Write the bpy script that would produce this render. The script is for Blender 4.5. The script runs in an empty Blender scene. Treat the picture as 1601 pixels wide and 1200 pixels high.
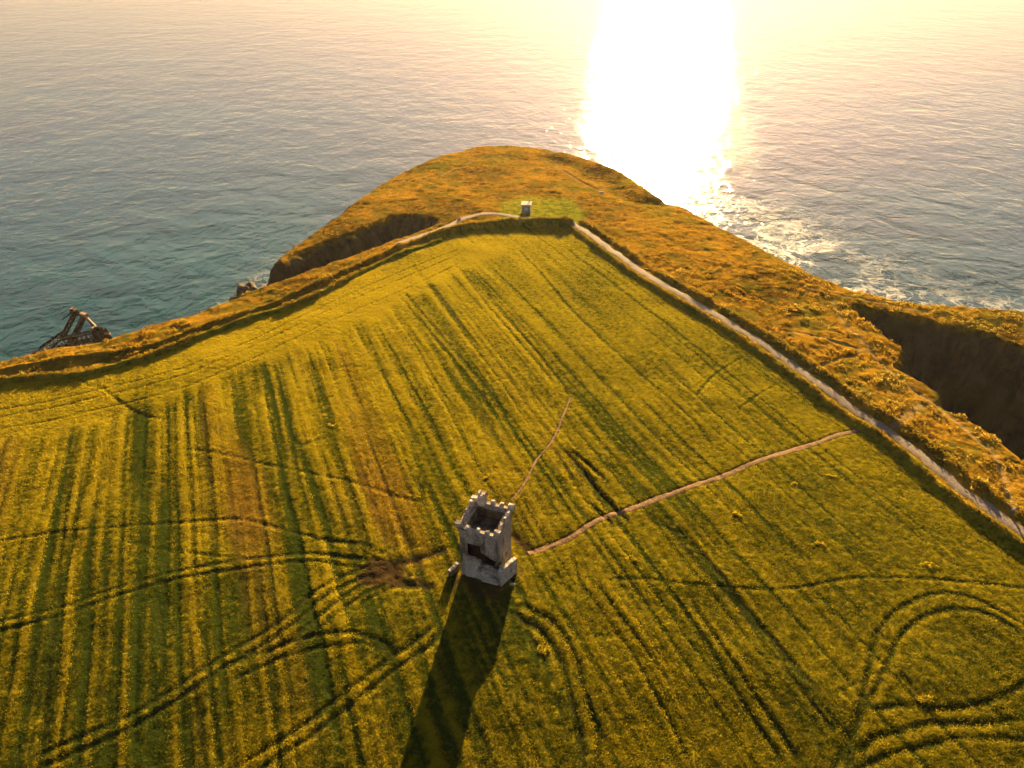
import bpy, math, random
import numpy as np
R = math.radians
S = bpy.context.scene
C = S.collection

# ------------------------------------------------------------------ camera, sky, sun, exposure
CZ, PITCH, F, CX, CY = 130.0, R(34), 1112.0, 800.5, 600.0
cam = bpy.data.objects.new('camera', bpy.data.cameras.new('camera'))
C.objects.link(cam)
cam.location = (0, 0, CZ)
cam.rotation_euler = (R(90) - PITCH, 0, 0)
cam.data.sensor_width = 36
cam.data.lens = F / 1601 * 36
cam.data.clip_start, cam.data.clip_end = 1, 30000
S.camera = cam

SUN_EL, SUN_AZ = R(10), R(11.0)          # azimuth measured from +Y towards +X
w = bpy.data.worlds.new('World'); S.world = w; w.use_nodes = True
nt = w.node_tree; nt.nodes.clear()
sky = nt.nodes.new('ShaderNodeTexSky'); sky.sky_type = 'NISHITA'; sky.sun_disc = False
sky.sun_elevation, sky.sun_rotation = SUN_EL, SUN_AZ
sky.air_density, sky.dust_density, sky.ozone_density = 0.4, 0.2, 1.0
tint = nt.nodes.new('ShaderNodeMix'); tint.data_type = 'RGBA'; tint.blend_type = 'MULTIPLY'
tint.inputs['Factor'].default_value = 1
# warm evening band along the horizon, cooler and dimmer overhead
wtc = nt.nodes.new('ShaderNodeTexCoord'); wsep = nt.nodes.new('ShaderNodeSeparateXYZ')
wramp = nt.nodes.new('ShaderNodeValToRGB'); el = wramp.color_ramp.elements
el[0].position, el[0].color = .0, (.10, .064, .045, 1)
el[1].position, el[1].color = .80, (.64, .65, .64, 1)
for p_, c_ in ((.11, (.34, .215, .165, 1)), (.24, (1.30, .82, .56, 1)), (.42, (2.0, 1.20, .70, 1)), (.58, (1.0, .80, .60, 1))):
    e_ = el.new(p_); e_.color = c_
nt.links.new(wtc.outputs['Generated'], wsep.inputs[0]); nt.links.new(wsep.outputs['Z'], wramp.inputs[0])
nt.links.new(wramp.outputs['Color'], tint.inputs['B'])
bg = nt.nodes.new('ShaderNodeBackground'); bg.inputs['Strength'].default_value = 0.05
out = nt.nodes.new('ShaderNodeOutputWorld')
nt.links.new(sky.outputs[0], tint.inputs['A'])
nt.links.new(tint.outputs['Result'], bg.inputs['Color'])
nt.links.new(bg.outputs[0], out.inputs['Surface'])

sl = bpy.data.lights.new('sun', 'SUN'); sl.energy = 5.0; sl.angle = R(0.5); sl.color = (1.0, 0.67, 0.29)
sun = bpy.data.objects.new('sun', sl); C.objects.link(sun)
sun.rotation_euler = (R(90) - SUN_EL, 0, math.pi - SUN_AZ)
SUNV = np.array([math.sin(SUN_AZ) * math.cos(SUN_EL), math.cos(SUN_AZ) * math.cos(SUN_EL), math.sin(SUN_EL)])

vs = S.view_settings
vs.view_transform, vs.look, vs.gamma, vs.exposure = 'Standard', 'None', 1.0, 3.25
vs.use_curve_mapping = False
S.cycles.max_bounces = 6
S.cycles.volume_bounces = 0
S.cycles.transparent_max_bounces = 4

rng = np.random.default_rng(7)
random.seed(7)

# ------------------------------------------------------------------ noise and terrain maths
def _hash(ix, iy, seed):
    h = (ix.astype(np.int64) * 374761393 + iy.astype(np.int64) * 668265263 + seed * 974634777) & 0xffffffff
    h = ((h ^ (h >> 13)) * 1274126177) & 0xffffffff
    h = ((h ^ (h >> 16)) * 2246822519) & 0xffffffff
    return ((h ^ (h >> 15)) & 0xffff) / 65535.0

def vn(x, y, seed=0):
    """value noise, -1..1"""
    fx, fy = np.floor(x), np.floor(y)
    u, v = x - fx, y - fy
    u = u * u * u * (u * (u * 6 - 15) + 10); v = v * v * v * (v * (v * 6 - 15) + 10)
    ix, iy = fx.astype(np.int64), fy.astype(np.int64)
    a, b = _hash(ix, iy, seed), _hash(ix + 1, iy, seed)
    c, d = _hash(ix, iy + 1, seed), _hash(ix + 1, iy + 1, seed)
    return (a + (b - a) * u + (c - a) * v + (a - b - c + d) * u * v) * 2 - 1

def fbm(x, y, scale, octv=3, seed=0, gain=0.5):
    r, a, t = 0, 1.0, 0
    for i in range(octv):
        ca, sa = math.cos(0.6 * i + .3), math.sin(0.6 * i + .3)
        r = r + a * vn((x * ca - y * sa) / scale, (x * sa + y * ca) / scale, seed + i * 17)
        t += a; a *= gain; scale /= 2.03
    return r / t

def ss(a, b, x):
    t = np.clip((x - a) / (b - a), 0, 1)
    return t * t * (3 - 2 * t)

def T(x, y):
    """the lie of the land: a broad hill top that falls gently towards the point and the coves"""
    x = np.asarray(x, float); y = np.asarray(y, float)
    dy = y - 62
    z = 55 - np.where(dy > 0, 0.00021 * dy ** 2, 0.0008 * dy ** 2)
    z = z - np.where(x < -15, 0.00042 * (x + 15) ** 2, 0) - np.where(x > 25, 0.00030 * (x - 25) ** 2, 0)
    return z

def at(px, py, z=None):
    """a point of the photograph -> where that ray meets the land (or the level z)"""
    px = np.asarray(px, float); py = np.asarray(py, float)
    u, v = (px - CX) / F, (CY - py) / F
    dx, dyv, dz = u, math.cos(PITCH) + math.sin(PITCH) * v, -math.sin(PITCH) + math.cos(PITCH) * v
    zz = np.full(px.shape, 50.0) if z is None else np.full(px.shape, float(z))
    for _ in range(40):
        t = (zz - CZ) / dz
        X, Y = dx * t, dyv * t
        if z is not None: break
        zz = T(X, Y)
    return np.stack([X, Y, zz], -1)

def line(pts, step=1.0, smooth=True):
    """photo polyline -> smooth resampled line on the ground (x, y)"""
    p = np.array(pts, float)
    q = at(p[:, 0], p[:, 1])[:, :2]
    return resample(q, step, smooth)

def resample(q, step=1.0, smooth=True):
    if smooth and len(q) > 2:
        e = np.vstack([2 * q[0] - q[1], q, 2 * q[-1] - q[-2]])
        o = []
        for i in range(1, len(e) - 2):
            p0, p1, p2, p3 = e[i - 1], e[i], e[i + 1], e[i + 2]
            n = max(2, int(np.linalg.norm(p2 - p1) / step))
            t = np.linspace(0, 1, n, endpoint=False)[:, None]
            o.append(.5 * (2 * p1 + (p2 - p0) * t + (2 * p0 - 5 * p1 + 4 * p2 - p3) * t ** 2 + (3 * p1 - p0 - 3 * p2 + p3) * t ** 3))
        q = np.vstack(o + [q[-1:]])
    d = np.r_[0, np.cumsum(np.linalg.norm(np.diff(q, axis=0), axis=1))]
    n = max(2, int(d[-1] / step) + 1)
    s = np.linspace(0, d[-1], n)
    return np.stack([np.interp(s, d, q[:, 0]), np.interp(s, d, q[:, 1])], -1)

def offset(q, dist):
    """parallel line; positive = to the left of travel"""
    t = np.gradient(q, axis=0); t /= np.linalg.norm(t, axis=1)[:, None] + 1e-9
    return q + np.stack([-t[:, 1], t[:, 0]], -1) * dist

def dist_line(x, y, q, closed=False):
    """unsigned distance, signed side (left +) and arc length to a polyline"""
    best = np.full(x.shape, 1e9); side = np.zeros(x.shape); arc = np.zeros(x.shape)
    acc = 0.0
    n = len(q) if closed else len(q) - 1
    for i in range(n):
        a, b = q[i], q[(i + 1) % len(q)]
        d = b - a; L2 = d @ d + 1e-12; L = math.sqrt(L2)
        t = np.clip(((x - a[0]) * d[0] + (y - a[1]) * d[1]) / L2, 0, 1)
        ex, ey = x - a[0] - t * d[0], y - a[1] - t * d[1]
        dd = ex * ex + ey * ey
        m = dd < best
        best = np.where(m, dd, best)
        side = np.where(m, np.sign(d[0] * ey - d[1] * ex), side)
        arc = np.where(m, acc + t * L, arc)
        acc += L
    return np.sqrt(best), side, arc

def inside(x, y, q):
    c = np.zeros(x.shape, bool)
    j = len(q) - 1
    for i in range(len(q)):
        xi, yi, xj, yj = q[i][0], q[i][1], q[j][0], q[j][1]
        m = ((yi > y) != (yj > y)) & (x < (xj - xi) * (y - yi) / (yj - yi + 1e-12) + xi)
        c ^= m; j = i
    return c

# ------------------------------------------------------------------ materials
def mat(name):
    m = bpy.data.materials.new(name); m.use_nodes = True
    n = m.node_tree.nodes; n.clear()
    return m, n, m.node_tree.links

class G:
    """small node-graph helper"""
    def __init__(s, name):
        s.m, s.n, s.l = mat(name)
        s.out = s.n.new('ShaderNodeOutputMaterial')
        s.tc = s.n.new('ShaderNodeTexCoord')
    def link(s, a, b): s.l.new(a, b)
    def put(s, sock, v):
        if hasattr(v, 'is_linked') or isinstance(v, bpy.types.NodeSocket): s.l.new(v, sock)
        elif isinstance(v, (tuple, list)) and len(v) == 3 and sock.type == 'RGBA': sock.default_value = (*v, 1)
        else: sock.default_value = v
    def noise(s, scale, detail=4, rough=.55, dist=0, vec=None, stretch=None, rot=0):
        v = vec if vec is not None else s.tc.outputs['Object']
        if stretch:
            mp = s.n.new('ShaderNodeMapping'); mp.inputs['Scale'].default_value = stretch
            mp.inputs['Rotation'].default_value = (0, 0, rot)
            s.l.new(v, mp.inputs['Vector']); v = mp.outputs[0]
        t = s.n.new('ShaderNodeTexNoise')
        t.inputs['Scale'].default_value = scale; t.inputs['Detail'].default_value = detail
        t.inputs['Roughness'].default_value = rough; t.inputs['Distortion'].default_value = dist
        s.l.new(v, t.inputs['Vector'])
        return t.outputs['Fac']
    def ramp(s, f, a, b, lo=0., hi=1.):
        r = s.n.new('ShaderNodeMapRange'); r.interpolation_type = 'SMOOTHSTEP'
        s.put(r.inputs['Value'], f)
        r.inputs['From Min'].default_value = a; r.inputs['From Max'].default_value = b
        r.inputs['To Min'].default_value = lo; r.inputs['To Max'].default_value = hi
        return r.outputs['Result']
    def math(s, op, a, b=0.0, c=None):
        r = s.n.new('ShaderNodeMath'); r.operation = op
        s.put(r.inputs[0], a); s.put(r.inputs[1], b)
        if c is not None: s.put(r.inputs[2], c)
        return r.outputs[0]
    def mix(s, f, a, b, mode='MIX'):
        r = s.n.new('ShaderNodeMix'); r.data_type = 'RGBA'; r.blend_type = mode
        s.put(r.inputs['Factor'], f); s.put(r.inputs['A'], a); s.put(r.inputs['B'], b)
        return r.outputs['Result']
    def attr(s, name):
        a = s.n.new('ShaderNodeAttribute'); a.attribute_name = name
        sp = s.n.new('ShaderNodeSeparateColor'); s.l.new(a.outputs['Color'], sp.inputs[0])
        return sp.outputs[0], sp.outputs[1], sp.outputs[2]
    def bump(s, h, dist, strength=1.0, normal=None):
        b = s.n.new('ShaderNodeBump'); b.inputs['Distance'].default_value = dist; b.inputs['Strength'].default_value = strength
        s.put(b.inputs['Height'], h)
        if normal is not None: s.l.new(normal, b.inputs['Normal'])
        return b.outputs[0]
    def bsdf(s, col, rough=.9, normal=None, spec=.2, sheen=0, **kw):
        p = s.n.new('ShaderNodeBsdfPrincipled')
        s.put(p.inputs['Base Color'], col); s.put(p.inputs['Roughness'], rough)
        p.inputs['Specular IOR Level'].default_value = spec
        if normal is not None: s.l.new(normal, p.inputs['Normal'])
        for k, v in kw.items(): s.put(p.inputs[k.replace('_', ' ')], v)
        return p.outputs[0]
    def leaf(s, col, trans, amount=.45, normal=None):
        d = s.n.new('ShaderNodeBsdfDiffuse'); t = s.n.new('ShaderNodeBsdfTranslucent'); x = s.n.new('ShaderNodeMixShader')
        s.put(d.inputs['Color'], col); s.put(t.inputs['Color'], trans); x.inputs[0].default_value = amount
        if normal is not None: s.l.new(normal, d.inputs['Normal'])
        s.l.new(d.outputs[0], x.inputs[1]); s.l.new(t.outputs[0], x.inputs[2])
        return x.outputs[0]
    def done(s, surf): s.l.new(surf, s.out.inputs['Surface']); return s.m

def M_field():
    g = G('field grass')
    stripe, dirt, dry = g.attr('mask')
    n1 = g.noise(1.1, 5, .7); n2 = g.noise(.07, 4, .6); n3 = g.noise(4.5, 3, .6)
    f = g.math('ADD', stripe, g.math('MULTIPLY', g.math('SUBTRACT', n1, .5), 2.1))
    f = g.math('ADD', f, g.math('MULTIPLY', g.math('SUBTRACT', n2, .5), .8))
    col = g.mix(g.ramp(f, .1, .95), (.017, .026, .003), (.205, .158, .0065))
    col = g.mix(g.ramp(dry, .1, 1.0, 0, .75), col, (.15, .082, .012))
    col = g.mix(g.ramp(n3, .55, .8, 0, .35), col, (.19, .15, .012))
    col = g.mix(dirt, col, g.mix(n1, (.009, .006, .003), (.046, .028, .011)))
    h = g.math('ADD', g.math('MULTIPLY', n1, .5), g.math('MULTIPLY', n3, .22))
    return g.done(g.bsdf(col, 1, g.bump(h, .55, .9), 0))

def M_headland():
    g = G('headland turf')
    green, trail, rock = g.attr('mask')
    n1 = g.noise(.55, 6, .7); n2 = g.noise(.05, 4, .6); n3 = g.noise(2.6, 4, .65)
    f = g.math('ADD', g.math('MULTIPLY', n1, .6), g.math('MULTIPLY', n2, .5))
    brk = g.mix(g.ramp(f, .42, .66), (.028, .018, .003), (.205, .112, .009))
    brk = g.mix(g.ramp(g.noise(.16, 4, .6), .46, .62, 0, .75), brk, (.065, .060, .007))
    col = g.mix(green, brk, g.mix(g.ramp(n1, .35, .65), (.055, .075, .005), (.15, .165, .010)))
    col = g.mix(trail, col, g.mix(n3, (.16, .115, .04), (.27, .20, .09)))
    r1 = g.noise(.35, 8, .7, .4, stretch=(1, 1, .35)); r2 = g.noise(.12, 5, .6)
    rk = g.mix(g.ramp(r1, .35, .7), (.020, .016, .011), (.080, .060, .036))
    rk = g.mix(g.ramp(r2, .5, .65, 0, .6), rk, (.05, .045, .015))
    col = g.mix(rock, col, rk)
    h = g.math('ADD', g.math('MULTIPLY', n1, .8), g.math('MULTIPLY', n3, .35))
    h = g.math('ADD', h, g.math('MULTIPLY', g.math('MULTIPLY', r1, rock), 3.0))
    return g.done(g.bsdf(col, 1, g.bump(h, .8, 1.0), 0))

def M_sea():
    g = G('sea water')
    v = g.tc.outputs['Object']
    rot = R(-8)
    h = g.math('MULTIPLY', g.noise(1, 3, .5, .3, v, (.018, .022, 1), rot), 2.4)
    h = g.math('ADD', h, g.math('MULTIPLY', g.noise(1, 4, .55, .5, v, (.065, .060, 1), R(30)), 2.1))
    h = g.math('ADD', h, g.math('MULTIPLY', g.noise(1, 4, .6, .4, v, (.22, .20, 1), R(-30)), .75))
    h = g.math('ADD', h, g.math('MULTIPLY', g.noise(1, 3, .6, .2, v, (.6, .6, 1), 0), .15))
    nrm = g.bump(h, .62, 1.0)
    tone = g.ramp(g.noise(1, 4, .6, .6, v, (.006, .012, 1), R(15)), .3, .7)
    col = g.mix(tone, (.0006, .026, .028), (.0013, .044, .046))
    # foam: broken lace near the rocks, weighted by distance to the shore
    shore = g.attr('mask')[0]
    lace = g.math('ABSOLUTE', g.math('SUBTRACT', g.noise(.045, 7, .62, 1.2), .5))
    lace2 = g.math('ABSOLUTE', g.math('SUBTRACT', g.noise(.11, 6, .6, .8), .5))
    foam = g.math('MAXIMUM', g.ramp(lace, .0, .055, 1, 0), g.ramp(lace2, .0, .04, .8, 0))
    foam = g.math('MULTIPLY', foam, shore)
    foam = g.math('MULTIPLY', foam, g.ramp(g.noise(.03, 4, .6), .38, .54))
    water = g.bsdf(col, .07, nrm, .5, IOR=1.333)
    white = g.bsdf((.52, .50, .46), .7, nrm, .2)
    x = g.n.new('ShaderNodeMixShader'); g.put(x.inputs[0], foam); g.link(water, x.inputs[1]); g.link(white, x.inputs[2])
    return g.done(x.outputs[0])

def M_plain(name, c1, c2, scale=2.0, rough=.9, bump=.05, detail=6, spec=.04, c3=None, metallic=0.0):
    g = G(name)
    n = g.noise(scale, detail, .65); n2 = g.noise(scale * .22, 4, .6)
    col = g.mix(g.ramp(n, .3, .7), c1, c2)
    if c3: col = g.mix(g.ramp(n2, .48, .66), col, c3)
    return g.done(g.bsdf(col, rough, g.bump(n, bump), spec, Metallic=metallic))

def M_stone(name, c1, c2, stain, rows=2.6):
    g = G(name)
    br = g.n.new('ShaderNodeTexVoronoi'); br.feature = 'DISTANCE_TO_EDGE'; br.inputs['Scale'].default_value = rows
    mp = g.n.new('ShaderNodeMapping'); mp.inputs['Scale'].default_value = (1, 1, 1.8)
    g.link(g.tc.outputs['Object'], mp.inputs['Vector']); g.link(mp.outputs[0], br.inputs['Vector'])
    joint = g.ramp(br.outputs['Distance'], 0, .09, 1, 0)
    cell = g.n.new('ShaderNodeTexVoronoi'); cell.inputs['Scale'].default_value = rows; g.link(mp.outputs[0], cell.inputs['Vector'])
    sp = g.n.new('ShaderNodeSeparateColor'); g.link(cell.outputs['Color'], sp.inputs[0])
    n = g.noise(1.3, 7, .7); n2 = g.noise(.55, 5, .65, .6, stretch=(1, 1, .45))
    col = g.mix(sp.outputs[0], c1, c2)
    col = g.mix(g.ramp(n, .35, .7, 0, .7), col, c2)
    col = g.mix(g.math('MULTIPLY', joint, .55), col, (.10, .09, .075))
    col = g.mix(g.ramp(n2, .46, .64, 0, .85), col, stain)
    h = g.math('SUBTRACT', g.math('MULTIPLY', n, .5), g.math('MULTIPLY', joint, .5))
    return g.done(g.bsdf(col, .93, g.bump(h, .09), .03))

def M_leaf(name, a, b, trans, amount=.45, scale=.9):
    g = G(name)
    n = g.noise(scale, 3, .6)
    col = g.mix(g.ramp(n, .32, .68), a, b)
    return g.done(g.leaf(col, g.mix(.6, col, trans), amount))

def M_grass():
    g = G('grass blades')
    st, dry, _ = g.attr('mask')
    n = g.noise(1.3, 5, .7, stretch=(.8, 1.25, 1))
    f = g.math('ADD', st, g.math('MULTIPLY', g.math('SUBTRACT', n, .5), 2.0))
    k = g.ramp(f, .05, 1.0)
    col = g.mix(k, (.017, .026, .003), (.160, .124, .0060)); tr = g.mix(k, (.060, .078, .004), (.33, .255, .009))
    col = g.mix(g.ramp(dry, .1, 1, 0, .7), col, (.14, .075, .011)); tr = g.mix(g.ramp(dry, .1, 1, 0, .7), tr, (.26, .13, .012))
    return g.done(g.leaf(col, tr, .5))

MT = {
    'field': M_field(), 'headland': M_headland(), 'sea': M_sea(),
    'path': M_plain('gravel path', (.085, .07, .055), (.20, .165, .135), 3.5, .95, .05),
    'dirt': M_plain('trodden soil', (.09, .052, .024), (.20, .125, .065), 2.2, .95, .06),
    'stone': M_stone('tower rubble stone', (.47, .40, .30), (.26, .22, .165), (.050, .046, .034)),
    'darkstone': M_stone('mossy stone and painted shade', (.15, .12, .08), (.08, .065, .04), (.03, .03, .02)),  # wall stub stone; also the painted shade on the parapet insides
    'pale': M_stone('limewashed rubble stone', (.56, .50, .40), (.32, .285, .225), (.06, .056, .042)),
    'coping': M_stone('weathered coping stone', (.55, .48, .41), (.36, .31, .26), (.16, .14, .10), 1.6),
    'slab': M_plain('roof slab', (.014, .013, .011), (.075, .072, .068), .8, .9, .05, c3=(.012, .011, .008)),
    'concrete': M_plain('weathered concrete', (.17, .165, .15), (.27, .255, .235), 1.5, .9, .03, c3=(.11, .10, .09)),
    'roofc': M_plain('pale concrete roof', (.30, .24, .19), (.45, .37, .30), 1.2, .9, .03),
    'dark': M_plain('painted interior shade', (.006, .006, .006), (.012, .012, .011), 2, .95, .01),  # near-black colour painted as shade inside the tower
    'glass': M_plain('dull glass', (.30, .32, .34), (.40, .42, .44), 1, .25, 0, spec=.6),
    'rust': M_plain('rusted steel', (.012, .008, .006), (.045, .021, .011), 1.6, .8, .03, c3=(.008, .007, .006)),
    'rustlight': M_plain('pale rusty plate', (.22, .13, .075), (.36, .24, .15), 1.1, .7, .03),  # lighter rust tone for the head plates, winch and one back stay
    'rock': M_plain('wet shore rock', (.020, .017, .015), (.075, .06, .045), .35, .85, .6, 9),
    'rockpale': M_plain('pale limestone', (.32, .27, .21), (.48, .42, .34), 1.2, .9, .1),
    'wood': M_plain('grey weathered timber', (.10, .08, .06), (.20, .16, .12), 3, .9, .02),
    'sign': M_plain('pale sign board', (.52, .50, .46), (.62, .60, .56), 2, .7, .0),
    'hedge': M_leaf('hedge leaves', (.030, .034, .006), (.085, .062, .010), (.26, .17, .015), .4),
    'gorse': M_leaf('bracken fronds', (.050, .026, .005), (.18, .105, .010), (.34, .19, .014), .42, .22),
    'scrub': M_leaf('dry scrub', (.050, .046, .008), (.18, .125, .020), (.36, .25, .03), .42, .25),
    'grass': M_grass(),
    'tuft': M_leaf('tussock blades', (.12, .10, .008), (.19, .15, .010), (.45, .34, .015), .5, .5),
}

# ------------------------------------------------------------------ object helpers
def tag(o, label=None, cat=None, group=None, kind=None):
    for k, v in (('label', label), ('category', cat), ('group', group), ('kind', kind)):
        if v: o[k] = v
    return o

def empty(name, loc=(0, 0, 0), rz=0):
    o = bpy.data.objects.new(name, None); C.objects.link(o)
    o.location = loc; o.rotation_euler = (0, 0, rz); o.empty_display_size = .5
    return o

def np_mesh(name, V, faces, material, parent=None, smooth=False, attr=None):
    """numpy verts + an (n, 3|4) face array -> linked mesh object"""
    me = bpy.data.meshes.new(name)
    V = np.asarray(V, np.float32); faces = np.asarray(faces, np.int32); k = faces.shape[1]
    me.vertices.add(len(V)); me.vertices.foreach_set('co', V.ravel())
    me.loops.add(faces.size); me.loops.foreach_set('vertex_index', faces.ravel())
    me.polygons.add(len(faces))
    me.polygons.foreach_set('loop_start', np.arange(0, faces.size, k, dtype=np.int32))
    me.polygons.foreach_set('loop_total', np.full(len(faces), k, np.int32))
    if smooth: me.polygons.foreach_set('use_smooth', np.ones(len(faces), bool))
    if attr is not None:
        a = me.color_attributes.new('mask', 'FLOAT_COLOR', 'POINT')
        a.data.foreach_set('color', np.asarray(attr, np.float32).ravel())
    me.update(calc_edges=True); me.validate()
    me.materials.append(material)
    o = bpy.data.objects.new(name, me); C.objects.link(o)
    if parent: o.parent = parent
    return o

class MB:
    """mesh builder: boxes, bars, prisms, rough rocks gathered into ONE mesh"""
    def __init__(s): s.v = []; s.f = []
    def add(s, verts, faces):
        b = len(s.v); s.v += [tuple(map(float, p)) for p in verts]; s.f += [tuple(i + b for i in f) for f in faces]; return s
    def box(s, c, d, rz=0, taper=1.0, jit=0.0):
        cs, sn = math.cos(rz), math.sin(rz); vs_ = []
        for z in (-1, 1):
            k = taper if z > 0 else 1
            for a, b in ((-1, -1), (1, -1), (1, 1), (-1, 1)):
                x, y = a * d[0] / 2 * k, b * d[1] / 2 * k
                j = [random.uniform(-jit, jit) for _ in range(3)]
                vs_.append((c[0] + x * cs - y * sn + j[0], c[1] + x * sn + y * cs + j[1], c[2] + z * d[2] / 2 + j[2]))
        return s.add(vs_, [(3, 2, 1, 0), (4, 5, 6, 7), (0, 1, 5, 4), (1, 2, 6, 5), (2, 3, 7, 6), (3, 0, 4, 7)])
    def bar(s, a, b, r=.1, r2=None, n=6):
        a, b = np.array(a, float), np.array(b, float); r2 = r if r2 is None else r2
        d = b - a; d /= np.linalg.norm(d) + 1e-9
        u = np.cross(d, (0, 0, 1)) if abs(d[2]) < .95 else np.cross(d, (1, 0, 0)); u /= np.linalg.norm(u); w_ = np.cross(d, u)
        vs_ = []
        for p, rr in ((a, r), (b, r2)):
            for i in range(n):
                t = 2 * math.pi * (i + .5) / n
                vs_.append(p + (u * math.cos(t) + w_ * math.sin(t)) * rr)
        return s.add(vs_, [(i, (i + 1) % n, n + (i + 1) % n, n + i) for i in range(n)] + [tuple(range(n))[::-1], tuple(range(n, 2 * n))])
    def prism(s, poly, y0, y1, axis='y'):
        """poly in (x, z) extruded along y (or in (y, z) along x, or (x, y) along z)"""
        n = len(poly); f = {'y': lambda p, k: (p[0], k, p[1]), 'x': lambda p, k: (k, p[0], p[1]), 'z': lambda p, k: (p[0], p[1], k)}[axis]
        vs_ = [f(p, y0) for p in poly] + [f(p, y1) for p in poly]
        return s.add(vs_, [(i, (i + 1) % n, n + (i + 1) % n, n + i) for i in range(n)] + [tuple(range(n))[::-1], tuple(range(n, 2 * n))])
    def rock(s, c, r, seed=0, n=10, m=14):
        vs_ = []; fs = []
        g = np.random.default_rng(seed); off = g.uniform(0, 50, 2)
        for i in range(n + 1):
            for j in range(m):
                th, ph = math.pi * i / n, 2 * math.pi * j / m
                d = np.array([math.sin(th) * math.cos(ph), math.sin(th) * math.sin(ph), math.cos(th)])
                k = 1 + .32 * float(vn(np.array(d[0] * 1.7 + off[0] + d[2]), np.array(d[1] * 1.7 + off[1] - d[2]), seed)) + .16 * float(vn(np.array(d[0] * 4 + off[1]), np.array(d[1] * 4 + d[2] * 3), seed + 5))
                vs_.append((c[0] + d[0] * r[0] * k, c[1] + d[1] * r[1] * k, c[2] + d[2] * r[2] * k))
        for i in range(n):
            for j in range(m):
                fs.append((i * m + j, (i + 1) * m + j, (i + 1) * m + (j + 1) % m, i * m + (j + 1) % m))
        return s.add(vs_, fs)
    def build(s, name, material, parent=None, bevel=0, smooth=False):
        me = bpy.data.meshes.new(name); me.from_pydata(s.v, [], s.f)
        import bmesh
        bm = bmesh.new(); bm.from_mesh(me); bmesh.ops.recalc_face_normals(bm, faces=bm.faces); bm.to_mesh(me); bm.free()
        me.materials.append(material)
        if smooth: me.polygons.foreach_set('use_smooth', np.ones(len(me.polygons), bool))
        o = bpy.data.objects.new(name, me); C.objects.link(o)
        if parent: o.parent = parent
        if bevel:
            b = o.modifiers.new('bevel', 'BEVEL'); b.width = bevel; b.segments = 2; b.limit_method = 'ANGLE'
        return o

# ------------------------------------------------------------------ lines of the place (read off the photograph, laid on the land)
PATH_R = line([(893, 350), (915, 363), (940, 381), (1000, 424), (1060, 460), (1120, 495), (1200, 545), (1270, 595), (1340, 645), (1385, 672), (1440, 715), (1500, 765), (1560, 808), (1601, 836), (1700, 905), (1800, 975)], .8)
PATH_T = line([(893, 350), (868, 345), (840, 344), (815, 341), (790, 337), (760, 335), (735, 339), (715, 346), (695, 355), (660, 366), (620, 380)], .8)
BANK_R = offset(PATH_R, -2.6)                      # field side of the path
EDGE_R = offset(PATH_R, -4.0)
BANK_T = line([(893, 352), (850, 350), (790, 352), (740, 356), (700, 364), (672, 372)], .8)
HEDGE_OUT = line([(688, 361), (640, 381), (600, 399), (550, 421), (500, 444), (450, 466), (400, 485), (350, 503), (300, 520), (250, 537), (200, 549), (150, 557), (100, 564), (50, 572), (0, 580), (-120, 600), (-260, 625)], .8)
HEDGE_IN = line([(688, 376), (650, 390), (600, 409), (550, 433), (500, 460), (450, 480), (400, 495), (330, 520), (280, 540), (240, 555), (200, 568), (150, 581), (110, 588), (60, 590), (0, 598), (-120, 620), (-260, 646)], .8)
EDGE_IN = offset(HEDGE_IN, 1.2)

coast_px = [(-300, 610), (-120, 585), (0, 565), (70, 548), (165, 533), (230, 510), (300, 492), (370, 465), (410, 447),
            (460, 431), (520, 411), (580, 389), (640, 366), (690, 347),
            (686, 338), (650, 331), (610, 333), (575, 346), (540, 362), (500, 376), (462, 390), (438, 404),
            (452, 391), (520, 345), (570, 306), (620, 273), (680, 246), (740, 230), (790, 226), (850, 231), (900, 246), (950, 263), (985, 282), (1016, 306),
            (1060, 322), (1120, 354), (1200, 394), (1270, 430), (1330, 455), (1400, 470), (1470, 478), (1530, 483), (1601, 488), (1720, 498), (1850, 510)]
coast_px2 = [(1850, 600), (1700, 563), (1601, 538), (1540, 518), (1470, 500), (1400, 486), (1350, 477), (1322, 474),
             (1345, 500), (1375, 525), (1402, 541), (1402, 560), (1385, 570), (1420, 590), (1455, 610), (1465, 635), (1500, 652), (1530, 666), (1562, 692), (1592, 720), (1640, 765), (1720, 840), (1840, 930)]
cp = np.array(coast_px, float); COAST1 = at(cp[:, 0], cp[:, 1])[:, :2]
cp = np.array(coast_px2, float); COAST2 = at(cp[:, 0], cp[:, 1])[:, :2]
COAST = np.vstack([COAST1, COAST2, [[190, 40], [190, -10], [-210, -10]]])
FIELD = np.vstack([EDGE_IN[::-1], BANK_T[::-1][3:-2] - [0, .8], EDGE_R[2:], [[150, 0], [-180, 0]]])

STRIPE_AZ = R(-22.5)
SD = np.array([math.sin(STRIPE_AZ), math.cos(STRIPE_AZ)])      # along the drill rows
SN = np.array([SD[1], -SD[0]])                                 # across them

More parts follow.
